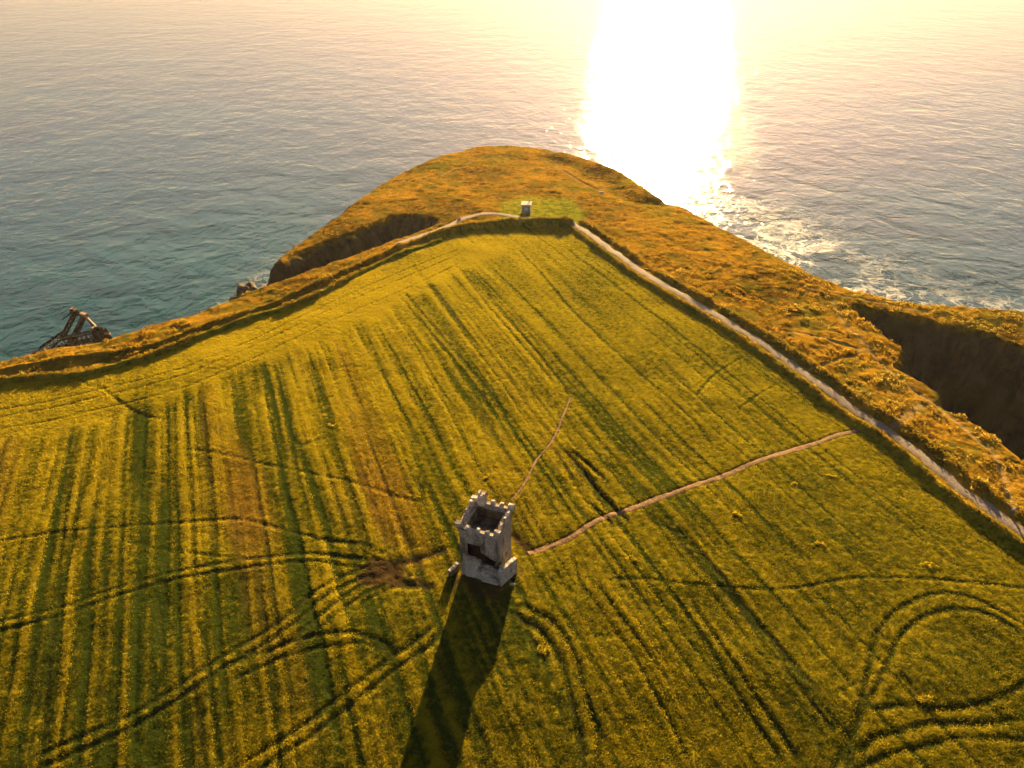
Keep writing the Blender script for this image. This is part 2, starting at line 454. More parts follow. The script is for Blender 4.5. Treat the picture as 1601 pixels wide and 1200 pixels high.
# tyre ruts, trampled lines: (points, width m, depth m, soil 0..1)
TR = []
def track(pts, w=.45, d=.16, soil=.35, pair=0):
    q = line(pts, .5)
    if pair:
        TR.append((offset(q, pair / 2), w, d, soil)); TR.append((offset(q, -pair / 2), w, d, soil))
    else: TR.append((q, w, d, soil))
track([(-40, 850), (0, 845), (100, 831), (200, 822), (280, 815), (370, 810), (410, 817), (460, 832), (540, 847)], .4, .2, .55)
track([(-40, 990), (0, 980), (100, 955), (180, 925), (250, 905), (320, 890), (400, 878), (480, 870), (540, 875), (590, 884)], .4, .16, .3, 1.5)
track([(190, 845), (260, 858), (340, 868), (400, 872)], .35, .1, .15)
track([(480, 842), (530, 845), (574, 851), (605, 868)], .45, .18, .5)
track([(480, 866), (530, 868), (568, 881)], .45, .18, .5)
track([(590, 885), (545, 903), (500, 927), (470, 955), (430, 985), (370, 1022), (310, 1060), (260, 1095), (200, 1130), (120, 1165), (40, 1200)], .45, .18, .4, 1.6)
track([(620, 900), (570, 918), (525, 950), (485, 985), (450, 1010), (400, 1040)], .4, .15, .35, 1.5)
track([(330, 1052), (400, 1022), (450, 1005), (480, 996), (514, 988), (547, 987), (581, 996), (615, 1011), (632, 1026)], .45, .17, .4)
track([(350, 1070), (420, 1036), (480, 1016), (520, 1007), (564, 1004), (591, 1010), (620, 1024)], .4, .13, .3)
track([(690, 975), (662, 1003), (615, 1035), (547, 1087), (480, 1140), (430, 1172), (370, 1210)], .45, .2, .45, 1.7)
track([(680, 935), (650, 918), (612, 918), (575, 935), (555, 955)], .4, .13, .3)
track([(790, 945), (831, 952), (861, 970), (885, 997), (902, 1036), (915, 1080), (929, 1124), (935, 1160), (938, 1215)], .5, .22, .55)
track([(780, 958), (804, 962), (844, 986), (868, 1017), (885, 1063), (898, 1110), (908, 1154), (912, 1215)], .5, .22, .55)
track([(817, 982), (838, 1010), (850, 1040)], .5, .2, .5)
track([(881, 698), (908, 730), (942, 772), (969, 800), (987, 821)], .5, .6, 1.1)
track([(915, 779), (942, 804), (966, 830)], .45, .5, 1.1)
track([(888, 698), (915, 722), (935, 738), (953, 756)], .45, .55, 1.1)
track([(863, 696), (880, 722), (892, 742), (900, 758)], .4, .2, .7)
track([(890, 860), (908, 909), (928, 938), (952, 972), (986, 1019), (1020, 1077), (1050, 1130), (1085, 1205)], .42, .22, .5)
track([(930, 905), (950, 935), (975, 968), (1010, 1015), (1050, 1070), (1100, 1150)], .38, .14, .3)
track([(1030, 810), (1067, 852), (1100, 892), (1144, 938), (1185, 993), (1222, 1038), (1263, 1091), (1312, 1154)], .5, .22, .6)
track([(1075, 835), (1100, 868), (1128, 902), (1171, 955), (1219, 1011), (1263, 1062), (1284, 1090)], .5, .2, .55)
track([(1058, 918), (1100, 985), (1150, 1060), (1210, 1150), (1245, 1205)], .45, .2, .45, 1.8)
track([(1296, 1215), (1318, 1168), (1330, 1138), (1348, 1085), (1366, 1005), (1376, 982), (1398, 955), (1425, 939), (1466, 926), (1506, 929), (1545, 944), (1601, 976), (1650, 1010)], .45, .17, .4)
track([(1320, 1210), (1347, 1121), (1371, 1070), (1391, 1030), (1403, 999), (1432, 970), (1472, 953), (1516, 952), (1555, 964), (1610, 998)], .45, .17, .4)
track([(1340, 1190), (1357, 1156), (1398, 1144), (1459, 1129), (1533, 1130), (1610, 1120)], .5, .18, .4)
track([(1350, 1115), (1372, 1106), (1425, 1101), (1465, 1107), (1516, 1101), (1567, 1086), (1620, 1055)], .5, .18, .4)
track([(1330, 1205), (1384, 1181), (1459, 1162), (1516, 1152), (1620, 1155)], .5, .2, .4)
track([(932, 906), (1000, 905), (1060, 911), (1144, 918), (1222, 920), (1297, 909), (1347, 902), (1449, 903), (1601, 918), (1660, 925)], .35, .12, .3)
track([(122, 590), (140, 602), (160, 605), (175, 618), (195, 632), (215, 645), (240, 652), (272, 656)], .45, .2, .55)
track([(287, 700), (337, 707), (388, 719), (439, 729), (489, 739), (540, 749), (600, 768), (660, 785)], .4, .14, .4)
for o in (0, 11, 30):
    track([(-60, 655 + o), (0, 640 + o), (80, 626 + o), (160, 607 + o), (240, 589 + o), (300, 571 + o), (380, 537 + o), (450, 503 + o), (560, 452 + o), (640, 418 + o), (720, 388 + o * .7)], .4, .12, .12)
track([(810, 390), (847, 428), (898, 487), (955, 543), (1016, 596), (1084, 657), (1118, 700)], .45, .13, .12)
track([(760, 455), (800, 502), (850, 562), (880, 600), (890, 618)], .45, .13, .3)
track([(625, 455), (680, 520), (740, 590), (790, 655)], .45, .12, .2, 1.7)
track([(725, 430), (800, 520), (870, 600)], .4, .1, .15)
track([(1163, 555), (1117, 584), (1084, 622)], .35, .1, .1)
track([(1219, 597), (1185, 616), (1150, 640)], .35, .1, .1)
track([(455, 640), (452, 668), (466, 693), (489, 690), (523, 676)], .5, .14, .2)
track([(575, 905), (610, 885), (650, 873), (685, 862), (712, 848)], .9, .18, 1.2)
track([(610, 905), (650, 915), (690, 918)], .7, .16, 1.1)
track([(650, 735), (660, 770), (655, 790)], .5, .14, .3)
track([(1284, 1090), (1398, 1040)], .3, .08, .2)
track([(1396, 1040), (1420, 1065), (1440, 1090)], .5, .22, .6)
track([(75, 1205), (95, 1000), (108, 860), (118, 760)], .4, .14, .35, 1.8)
track([(245, 920), (252, 990), (256, 1070)], .35, .12, .3)
track([(330, 1200), (318, 1080), (305, 980)], .35, .1, .3, 1.6)
DIRTP = line([(826, 863), (842, 858), (860, 852), (890, 840), (920, 820), (950, 805), (990, 794), (1030, 779), (1080, 760), (1130, 743), (1180, 722), (1230, 705), (1280, 690), (1310, 679), (1342, 670)], .5)
FOOT = line([(800, 782), (820, 755), (840, 716), (862, 690), (880, 650), (892, 618)], .5)
BARE = line([(803, 834), (812, 845), (824, 855), (838, 860)], .4)
# footpaths worn through the turf of the headland (width, soil)
TRAIL = [(line([(1300, 468), (1317, 502), (1340, 527), (1360, 550), (1375, 567), (1412, 597), (1440, 617), (1470, 637), (1500, 662), (1532, 692), (1555, 716), (1572, 760), (1580, 805)], .8), .5, .16),
         (line([(1200, 517), (1250, 524), (1290, 532), (1345, 548)], .8), .4, .16),
         (line([(1262, 582), (1300, 567), (1345, 552)], .8), .4, .16),
         (line([(1262, 453), (1300, 461), (1350, 470), (1400, 478), (1450, 487)], .8), .4, .14),
         (line([(1390, 672), (1420, 650), (1440, 632)], .8), .8, .05),
         (line([(690, 275), (725, 257), (775, 245), (810, 243), (840, 247), (860, 255), (880, 267), (905, 282), (940, 297)], .8), .5, .22)]
# ------------------------------------------------------------------ the ground: one displaced sheet, field and headland
def spaced(a, b, f):
    o = [a]
    while o[-1] < b: o.append(o[-1] + f(o[-1]))
    return np.array(o)
gx = spaced(-178, 192, lambda x: .25 + .0040 * max(0, abs(x - 5) - 68))
gy = spaced(27, 350, lambda y: .19 + .0019 * max(0, y - 30))
GX, GY = np.meshgrid(gx, gy)
NX, NY = len(gx), len(gy)

def block(q, margin):
    i0, i1 = np.searchsorted(gx, [q[:, 0].min() - margin, q[:, 0].max() + margin])
    j0, j1 = np.searchsorted(gy, [q[:, 1].min() - margin, q[:, 1].max() + margin])
    return slice(max(0, j0), min(NY, j1)), slice(max(0, i0), min(NX, i1))

def coarse(fn):
    """evaluate a slowly varying field on every 3rd line, then interpolate"""
    xs, ys = gx[::3], gy[::3]
    if xs[-1] < gx[-1]: xs = np.r_[xs, gx[-1]]
    if ys[-1] < gy[-1]: ys = np.r_[ys, gy[-1]]
    a = fn(*np.meshgrid(xs, ys))
    t = np.stack([np.interp(gx, xs, r) for r in a])
    return np.stack([np.interp(gy, ys, t[:, i]) for i in range(NX)], 1)

def sdist(x, y, poly):
    d, _, _ = dist_line(x, y, poly, True)
    return np.where(inside(x, y, poly), -d, d)
dC = coarse(lambda x, y: sdist(x, y, COAST))               # >0 outside the land
dF = coarse(lambda x, y: sdist(x, y, FIELD))               # >0 outside the field

Z = T(GX, GY)
Z += .35 * fbm(GX, GY, 16, 3, 3)
fieldm = ss(.6, -.6, dF)                                   # 1 in the field
rough = 1 - fieldm
# --- field relief: drill rows, tussocky grass
s_ = GX * SN[0] + GY * SN[1]; t_ = GX * SD[0] + GY * SD[1]
s2 = s_ + .5 * fbm(GX, GY, 22, 2, 41)
warp = .35 * vn(s2 / 5, t_ / 30, 9)
rows = vn(s2 / .85 + warp, t_ / 38, 21) * .7 + vn(s2 / 2.1, t_ / 55, 22) * .36 + vn(s2 / .50, t_ / 22, 23) * .6
lane = vn(s2 / 7.5, t_ / 130, 24)
left = (ss(55, -45, GX) * .80 + .20) * (1 - .62 * ss(95, 150, GY + .25 * GX))                           # rows read strongest on the left
dHin = coarse(lambda x, y: dist_line(x, y, HEDGE_IN)[0])
headrow = ss(23, 18, dHin + 2.5 * vn(s2 / 2.2, t_ * 0, 77)) * ss(215, 150, GY)   # turning strip beside the left hedge
rows_amt = left * (1 - .85 * headrow)
patch = fbm(GX, GY, 26, 3, 31)
stripe = .50 + .68 * rows * rows_amt + .14 * lane * left + .22 * patch + .32 * headrow + .08 * ss(80, 190, GY)
dry = np.clip(.5 * ss(.1, .8, vn(s2 / 3.8 + 40, t_ / 45, 51)) * rows_amt + .35 * ss(.1, .7, fbm(GX, GY, 34, 3, 55)), 0, 1) * ss(-.3, .5, lane + .3)
tuss = fbm(GX, GY, .95, 3, 61, .65)
fine = ss(.42, .8, vn(s2 / .62, t_ / 70, 25)) * (1 - .7 * headrow)
stripe -= .42 * fine
Z += fieldm * (.058 * tuss - .06 * fine + .055 * rows * rows_amt + .05 * fbm(GX, GY, 4.5, 2, 63))
# --- headland relief: higher shelf, hummocky bracken
hum = fbm(GX, GY, 2.6, 4, 71, .6); hum2 = fbm(GX, GY, 9, 3, 72)
dPT = coarse(lambda x, y: np.minimum(dist_line(x, y, PATH_R)[0], dist_line(x, y, PATH_T)[0]))
lawn_c = at(845, 330)[:2]
lawn = ss(1.25, .9, np.hypot((GX - lawn_c[0]) / 12, (GY - lawn_c[1]) / 15) + .2 * fbm(GX, GY, 7, 2, 5))
calm = ss(1.0, 2.4, dPT) * (1 - .8 * lawn)
Z += rough * ((.12 + .20 * ss(-40, 10, GX)) * ss(0, 2.5, dF) + calm * (.34 * hum + .35 * hum2))
# --- banks
def bank(q, h, wid, seed, taper=0):
    sl = block(q, 5); x, y = GX[sl], GY[sl]
    d, side, arc = dist_line(x, y, q)
    k = h * (1 + .25 * fbm(x, y, 4, 3, seed))
    if taper: k = k * ss(0, taper, arc)
    Z[sl] += k * np.exp(-(d / (wid * (1 + .2 * vn(x / 2.5, y / 2.5, seed + 4)))) ** 4)
    return
bank(BANK_R, .42, .85, 81); bank(BANK_T, 1.7, .95, 82); bank(HEDGE_OUT, .75, .8, 83); bank(HEDGE_IN, .7, .8, 84)
q_ = line([(880, 243), (905, 249), (950, 266), (985, 285), (1014, 306)], .8); sl = block(q_, 22)
d = dist_line(GX[sl], GY[sl], q_)[0]; Z[sl] += 1.0 * np.exp(-(d / 6) ** 2) - .9 * np.exp(-((d - 9) / 4) ** 2)
bank(offset(PATH_R, 3.3), .45, .9, 85)
# --- tyre ruts and trampled lines
dirt = np.zeros_like(Z)
for q, w_, d_, so in TR:
    sl = block(q, 2.5); x, y = GX[sl], GY[sl]
    if x.size == 0: continue
    d, side, arc = dist_line(x, y, q)
    w2 = .85 * w_ * (1 + .35 * fbm(x, y, 1.6, 2, int(abs(q[0, 0]) * 7) % 97))
    L = np.linalg.norm(np.diff(q, axis=0), axis=1).sum()
    end = ss(0, 2.5, arc) * ss(L, L - 2.5, arc)
    gap = .55 + .45 * ss(-.5, .3, fbm(x, y, 5, 2, int(abs(q[-1, 1]) * 5) % 89))
    if so > .85: gap = 1
    groove = np.exp(-(d / w2) ** 2) * end * gap
    lip = np.exp(-((d - 1.9 * w2) / (.8 * w2)) ** 2) * end
    Z[sl] += fieldm[sl] * (-d_ * .58 * groove + .09 * d_ * lip)
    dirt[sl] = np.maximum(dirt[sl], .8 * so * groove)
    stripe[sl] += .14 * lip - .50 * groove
# --- trodden ground round the tower, churned mud to its left
tw = at(757, 893)[:2]
dt = np.hypot((GX - tw[0]) / 6.2, (GY - tw[1] + .5) / 5.4) + .35 * fbm(GX, GY, 3, 3, 91)
dirt = np.maximum(dirt, .8 * ss(1.05, .55, dt))
mud = at(600, 895)[:2]
dm = np.hypot((GX - mud[0]) / 6.2, (GY - mud[1]) / 3.5) + .75 * fbm(GX, GY, 1.8, 3, 92)
mm = ss(1.0, .5, dm); dirt = np.maximum(dirt, .95 * mm)
Z += mm * .22 * fbm(GX, GY, .9, 2, 93) * fieldm
for a, b in (((690, 850), (640, 875)), ((660, 870), (620, 885))):
    pass
for q, w_ in ((DIRTP, .75), (FOOT, .32), (BARE, .7)):
    sl = block(q, 3); x, y = GX[sl], GY[sl]; d = dist_line(x, y, q)[0]
    g_ = np.exp(-(d / w_) ** 4); dirt[sl] = np.maximum(dirt[sl], g_); Z[sl] -= .10 * g_
# --- worn trails
trail = np.zeros_like(Z)
for q, w_, d_ in TRAIL:
    sl = block(q, 3); x, y = GX[sl], GY[sl]
    d, _, arc = dist_line(x, y, q)
    g_ = np.exp(-(d / (w_ * (1 + .3 * vn(x / 2, y / 2, 12)))) ** 2)
    Z[sl] -= rough[sl] * d_ * 1.5 * g_
    trail[sl] = np.maximum(trail[sl], .6 * g_)
# --- edge and cliffs
Z -= .030 * np.clip(dC + 9, 0, 9) ** 1.6 * rough * .4
dd = dC + (1.1 * fbm(GX, GY, 7, 3, 101) + .6 * fbm(GX, GY, 2.5, 2, 102)) * ss(-.5, 3, dC)
e = np.clip(dd, 0, None)
craggy = 1 + .16 * fbm(GX, GY, 6, 3, 105)
drop = np.where(e < 3, .17 * e ** 2 + .25 * e, 2.28 + (e - 3) * 2.25 * craggy)
drop += ss(3, 8, e) * 1.5 * np.abs(fbm(GX, GY, 4.5, 3, 104))
Z = Z - drop
ledge = vn(drop / 2.6 + 1.5 * fbm(GX, GY, 8, 2, 107), GX / 14 + GY / 11, 108)
drop += ss(3, 7, e) * 1.3 * ledge + ss(3, 7, e) * .9 * fbm(GX, GY, 1.8, 2, 109)
Z = Z - (ss(3, 7, e) * 1.3 * ledge + ss(3, 7, e) * .9 * fbm(GX, GY, 1.8, 2, 109))
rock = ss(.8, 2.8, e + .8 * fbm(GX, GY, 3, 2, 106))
green = np.clip(lawn + .35 * ss(.2, .7, fbm(GX, GY, 18, 3, 111)) + .8 * ss(150, 175, GX + .5 * (GY - 150)) * ss(90, 150, GY), 0, 1) * (1 - .3 * ss(4, 12, dF))
green = np.maximum(green, ss(3.5, 1.0, dF) * .5)
Z = np.maximum(Z, -3.0)

V = np.stack([GX, GY, Z], -1).reshape(-1, 3)
ii = np.arange(NX * NY).reshape(NY, NX)
Q = np.stack([ii[:-1, :-1], ii[:-1, 1:], ii[1:, 1:], ii[1:, :-1]], -1).reshape(-1, 4)
zc = Z.ravel()[Q].max(1); fm = fieldm.ravel()[Q].mean(1) > .5
one = np.ones(NX * NY)
def sub(name, sel, material, attr):
    q = Q[sel]; u, inv = np.unique(q, return_inverse=True)
    return np_mesh(name, V[u], inv.reshape(-1, 4), material, None, True, attr[u])
A1 = np.stack([stripe.ravel(), np.clip(dirt, 0, 1).ravel(), dry.ravel(), one], -1)
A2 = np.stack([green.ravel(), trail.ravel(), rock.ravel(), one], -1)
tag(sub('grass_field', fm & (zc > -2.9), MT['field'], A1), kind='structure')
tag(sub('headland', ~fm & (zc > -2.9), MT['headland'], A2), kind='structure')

def ground(x, y):
    """height of the built ground (bilinear)"""
    x = np.atleast_1d(np.asarray(x, float)); y = np.atleast_1d(np.asarray(y, float))
    i = np.clip(np.searchsorted(gx, x) - 1, 0, NX - 2); j = np.clip(np.searchsorted(gy, y) - 1, 0, NY - 2)
    u = np.clip((x - gx[i]) / (gx[i + 1] - gx[i]), 0, 1); v = np.clip((y - gy[j]) / (gy[j + 1] - gy[j]), 0, 1)
    return (Z[j, i] * (1 - u) + Z[j, i + 1] * u) * (1 - v) + (Z[j + 1, i] * (1 - u) + Z[j + 1, i + 1] * u) * v
def gz(x, y): return float(ground(x, y)[0])
def lookup(A, x, y):
    i = np.clip(np.searchsorted(gx, x) - 1, 0, NX - 2); j = np.clip(np.searchsorted(gy, y) - 1, 0, NY - 2)
    return A[j, i]

# ------------------------------------------------------------------ the sea
sx = np.r_[-9000, -4000, -1500, spaced(-420, 420, lambda x: 6), 1500, 4000, 9000]
sy = np.r_[-600, -100, spaced(0, 480, lambda x: 6), 1200, 3000, 9000]
SX, SY = np.meshgrid(sx, sy)
ds = sdist(SX, SY, COAST)
near_r = ss(150, 50, ds)
wt = np.clip(1.0 * near_r * ss(20, 130, SX) + 1.0 * ss(75, 35, ds) * ss(-20, -50, SX) * ss(150, 190, SY), 0, 1)
n_ = np.arange(SX.size).reshape(SX.shape)
tag(np_mesh('sea', np.stack([SX, SY, 0 * SX], -1).reshape(-1, 3), np.stack([n_[:-1, :-1], n_[:-1, 1:], n_[1:, 1:], n_[1:, :-1]], -1).reshape(-1, 4),
            MT['sea'], None, True, np.stack([wt.ravel()] * 3 + [np.ones(wt.size)], -1)), kind='structure')

# ------------------------------------------------------------------ paths: strips draped over the ground
def strip(name, q, wid, material, lift=.06, ncol=5, seed=1, clearance=True):
    q = resample(q, .45, False)
    t = np.gradient(q, axis=0); t /= np.linalg.norm(t, axis=1)[:, None]
    nrm = np.stack([-t[:, 1], t[:, 0]], -1)
    s = np.arange(len(q)) * .45
    wl = wid / 2 * (1 + .22 * vn(s / 1.7, s * 0, seed) + .12 * vn(s / .6, s * 0, seed + 1)); wr = wid / 2 * (1 + .22 * vn(s / 1.7, s * 0 + 9, seed) + .12 * vn(s / .6, s * 0 + 9, seed + 1))
    cols = []
    for k in range(ncol):
        f = k / (ncol - 1) * 2 - 1
        p = q + nrm * (f * np.where(f < 0, wl, wr))[:, None]
        z = ground(p[:, 0], p[:, 1]) + lift * (1 - .75 * abs(f) ** 3)
        cols.append(np.c_[p, z])
    Vs = np.stack(cols, 1).reshape(-1, 3); idx = np.arange(len(q) * ncol).reshape(len(q), ncol)
    return np_mesh(name, Vs, np.stack([idx[:-1, :-1], idx[1:, :-1], idx[1:, 1:], idx[:-1, 1:]], -1).reshape(-1, 4), material, None, True)
tag(strip('coastal_path', np.vstack([PATH_T[::-1], PATH_R[1:]]), 2.0, MT['path'], .10, 7), kind='structure')
tag(strip('dirt_path', DIRTP, .85, MT['dirt'], .06, 7, 5), kind='structure')
tag(strip('narrow_footpath', FOOT, .4, MT['dirt'], .06, 5, 8), kind='structure')

# ------------------------------------------------------------------ foliage: leaf clumps
def clumps(name, P, size, material, per=14, leaf=.30, flat=.8, seed=3, parent=None):
    """P (n,3) clump centres, size (n,): each clump is a cloud of small bent leaf triangles"""
    g = np.random.default_rng(seed); n = len(P)
    d = g.normal(size=(n, per, 3)); d /= np.linalg.norm(d, axis=2)[..., None]
    d[..., 2] = np.abs(d[..., 2]) * flat
    r = g.uniform(.35, 1, (n, per, 1)) ** .6
    c = P[:, None, :] + d * r * size[:, None, None]
    a = g.normal(size=(n, per, 3)); a /= np.linalg.norm(a, axis=2)[..., None]
    b = np.cross(a, g.normal(size=(n, per, 3))); b /= np.linalg.norm(b, axis=2)[..., None]
    L = (leaf * size[:, None, None]) * g.uniform(.6, 1.3, (n, per, 1))
    tri = np.stack([c - a * L, c + a * L * .9 + b * L * .25, c + b * L * .9], 2).reshape(-1, 3)
    return np_mesh(name, tri, np.arange(len(tri)).reshape(-1, 3), material, parent)

def along(q, dens, wid, seed, zlift, s0, s1, gapscale=0, gap=0.0):
    """clump centres scattered along a line"""
    g = np.random.default_rng(seed)
    L = np.linalg.norm(np.diff(q, axis=0), axis=1); acc = np.r_[0, np.cumsum(L)]
    n = int(acc[-1] * dens); s = g.uniform(0, acc[-1], n)
    p = np.stack([np.interp(s, acc, q[:, 0]), np.interp(s, acc, q[:, 1])], -1) + g.normal(size=(n, 2)) * wid
    if gapscale:
        k = vn(s / gapscale, s * 0, seed + 3) > gap * 2 - 1
        p, s = p[k], s[k]
    sz = g.uniform(s0, s1, len(p)) * (1 + .35 * vn(p[:, 0] / 3, p[:, 1] / 3, seed))
    return np.c_[p, ground(p[:, 0], p[:, 1]) + zlift * sz], sz

def hedge(name, q, label, dens, wid, s0, s1, material, seed, cat='hedge', **k):
    P, sz = along(q, dens, wid, seed, .1, s0, s1, **k)
    c = q[len(q) // 2]; z = gz(*c)
    o = clumps(name, P - [c[0], c[1], z], sz, material, 18, .34, 1, seed)
    o.location = (c[0], c[1], z)
    return tag(o, label, cat)
hedge('hedge', BANK_R, 'long scrubby hedge on the bank between the field and the gravel path on the right', 9, .40, .18, .44, MT['hedge'], 11)
hedge('hedge', BANK_T, 'short golden-topped hedge along the far end of the field below the concrete hut', 8, .4, .35, .75, MT['hedge'], 12)
hedge('hedge', HEDGE_OUT, 'outer hedge on the left, nearest the orange cliff edge above the wreck', 7, .4, .25, .55, MT['hedge'], 13, gapscale=7, gap=.38)
hedge('hedge', HEDGE_IN, 'inner hedge on the left, right along the edge of the yellow field', 7, .4, .25, .55, MT['hedge'], 14, gapscale=7, gap=.38)
hedge('scrub_row', offset(PATH_R, 3.4), 'uneven dark row of scrub along the seaward side of the gravel path', 6, .6, .28, .62, MT['hedge'], 15, 'scrub', gapscale=6, gap=.25)

# bracken, gorse and dry tussocks over the headland: nobody could count them
def scatter(n, seed):
    g = np.random.default_rng(seed)
    x = g.uniform(-140, 185, n); y = g.uniform(60, 335, n)
    return x, y
x, y = scatter(150000, 21)
ok = (lookup(dC, x, y) < .8) & (lookup(dF, x, y) > 1.4) & (lookup(dPT, x, y) > 1.6) & (lookup(lawn, x, y) < .35) & (lookup(trail, x, y) < .15)
ok &= vn(x / 2.4, y / 2.4, 7) + .5 * vn(x / 11, y / 11, 8) > .0
x, y = x[ok], y[ok]
z = ground(x, y); sz = rng.uniform(.20, .50, len(x)) * (1.2 - .6 * ss(140, 220, y)) * (1 + .2 * ss(40, 75, x)) * (1 + .4 * vn(x / 6, y / 6, 19))
kind = vn(x / 14, y / 14, 33) + .7 * rng.uniform(-1, 1, len(x)) + .004 * (y - 190) - .006 * (x - 60)
a = kind > -.2
tag(clumps('bracken', np.c_[x, y, z][a], sz[a], MT['gorse'], 10, .42, .8, 31), 'rust-brown bracken covering the headland slopes', None, None, 'stuff')
tag(clumps('dry_scrub', np.c_[x, y, z][~a], sz[~a], MT['scrub'], 10, .42, .8, 32), 'straw-coloured tussocks and scrub on the headland beside the path', None, None, 'stuff')

# grass of the field: short blades standing in tufts, thinner with distance and on bare soil
def grass():
    g = np.random.default_rng(41)
    n = 620000
    y = 30 + 215 * g.random(n) ** 1.5; x = (g.random(n) * 2 - 1) * (30 + .72 * y) + .02 * y
    keep = (lookup(dF, x, y) < -.3) & (lookup(dirt, x, y) < .35 + .3 * g.random(n)) & (x > gx[0]) & (x < gx[-1])
    keep &= np.hypot(x - tw[0], y - tw[1]) > 4.4
    st = lookup(stripe, x, y)
    keep &= (st + .3 * vn(x / .5, y / .5, 5) > -.05 + .45 * g.random(n))
    x, y, st = x[keep], y[keep], st[keep]; n = len(x)
    z = ground(x, y)
    per = 4
    h = (.055 + .065 * g.random((n, per, 1))) * (.6 + .8 * np.clip(st, 0, 1.2))[:, None, None] * (1 + .002 * y)[:, None, None]
    ang = g.uniform(0, 2 * np.pi, (n, per)); wv = np.stack([np.cos(ang), np.sin(ang), 0 * ang], -1) * (.035 + .0004 * y[:, None, None])
    base = np.c_[x, y, z - .02][:, None, :] + np.concatenate([g.normal(size=(n, per, 2)) * .20, np.zeros((n, per, 1))], 2)
    tip = base + np.concatenate([g.normal(size=(n, per, 2)) * .10, h], 2)
    tri = np.stack([base - wv, base + wv, tip], 2).reshape(-1, 3)
    col = np.repeat(np.stack([st, lookup(dry, x, y), 0 * st, 0 * st + 1], -1), per * 3, 0)
    return np_mesh('grass', tri, np.arange(len(tri)).reshape(-1, 3), MT['grass'], None, False, col)
tag(grass(), 'short yellow-green grass standing all over the field', None, None, 'stuff')

# ------------------------------------------------------------------ the ruined signal tower
def jagged(a, b, n, j):
    """points from a to b (2-D) with a broken edge"""
    o = []
    for i in range(n + 1):
        t = i / n
        k = 0 if i in (0, n) else j
        o.append((a[0] + (b[0] - a[0]) * t + random.uniform(-k, k), a[1] + (b[1] - a[1]) * t + random.uniform(-k, k)))
    return o
TYAW = -.348
tx, ty = -3.45, 66.95
tz = min(gz(tx + a, ty + b) for a in (-3, 0, 3) for b in (-3, 0, 3)) - .05
tower = empty('signal_tower', (tx, ty, tz), TYAW)
tag(tower, 'square ruined stone watchtower with battlements and a breached front standing alone in the grass field', 'tower')
hw, th, HT = 2.62, .7, 8.75
# front wall (faces the camera): tall breach on its left that runs down to the right-hand corner
br = [(-hw, 0), (hw, 0), (hw, 2.6)] + jagged((hw, 2.6), (.35, 3.1), 5, .12)[1:] + jagged((.2, 3.5), (-1.95, 3.9), 5, .15) + jagged((-2.05, 6.2), (.15, 6.45), 4, .14) + jagged((.35, 5.3), (hw, 4.1), 5, .12) + [(hw, HT), (-hw, HT)]
MB().prism(br, -hw, -hw + .38).build('front_wall', MT['stone'], tower)
def holed(u0, u1, z1, holes):
    """cells of a wall with rectangular holes left open, in (u, z)"""
    us = sorted({u0, u1, *[h[0] for h in holes], *[h[1] for h in holes]}); zs = sorted({0, z1, *[h[2] for h in holes], *[h[3] for h in holes]})
    return [(a, b, c, d) for a, b in zip(us, us[1:]) for c, d in zip(zs, zs[1:])
            if not any(h[0] <= (a + b) / 2 <= h[1] and h[2] <= (c + d) / 2 <= h[3] for h in holes)]
m = MB()
for a, b, c, d in holed(-hw + th, hw, HT, [(-.75, -.3, 5.6, 6.7), (-.9, -.45, 2.6, 3.7), (-hw + th, -hw + th + .8, 2.6, 4.05)]):
    m.box((hw - th / 2, (a + b) / 2, (c + d) / 2), (th, b - a, d - c))
m.build('side_wall', MT['stone'], tower)
m = MB()
for a, b, c, d in holed(-hw + th, hw, HT, [(-.3, .3, 5.2, 6.6)]):
    m.box((-hw + th / 2, (a + b) / 2, (c + d) / 2), (th, b - a, d - c))
m.build('side_wall', MT['stone'], tower)
m = MB()
for a, b, c, d in holed(-hw + th, hw - th, HT, [(-.4, .4, 1.0, 2.2)]):
    m.box(((a + b) / 2, hw - th / 2, (c + d) / 2), (b - a, th, d - c))
m.build('back_wall', MT['stone'], tower)
inn = hw - th + .02
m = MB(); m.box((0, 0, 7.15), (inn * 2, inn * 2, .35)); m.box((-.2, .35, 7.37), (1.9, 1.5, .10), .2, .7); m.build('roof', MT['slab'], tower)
MB().box((0, 0, 3.0), (inn * 2, inn * 2, .3)).build('floor', MT['dark'], tower)  # floor coloured near-black to stand for the unlit interior
m = MB(); i2 = inn - .02
MB().box((-i2 + .03, 0, 5.05), (.06, 2 * i2 - .2, 3.6)).build('shade_lining', MT['dark'], tower)  # thin near-black linings added to paint shade on the inner side walls
MB().box((i2 - .03, .4, 5.4), (.06, 2 * i2 - 1.2, 3.1)).build('shade_lining', MT['dark'], tower)
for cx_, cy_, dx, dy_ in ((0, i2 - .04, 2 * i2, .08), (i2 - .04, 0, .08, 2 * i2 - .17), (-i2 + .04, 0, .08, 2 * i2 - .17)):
    MB().box((cx_, cy_, 8.02), (dx, dy_, 1.35)).build('shade_facing', MT['darkstone'], tower)  # dark facing added so the parapet insides carry painted shade
# pale repaired base, standing a little proud of the front
m = MB()
m.prism(jagged((-1.95, 0), (-1.95, 3.1), 3, .05) + jagged((-1.9, 3.2), (.3, 3.0), 4, .1) + [(.34, 0)], -hw - .12, -hw + .04)
m.build('repaired_base', MT['pale'], tower)
m = MB()
m.prism([(.40, 0), (hw + .12, 0)] + jagged((hw + .1, 2.3), (.40, 2.65), 5, .09), -hw - .34, -hw + .04)
m.build('buttress', MT['pale'], tower)
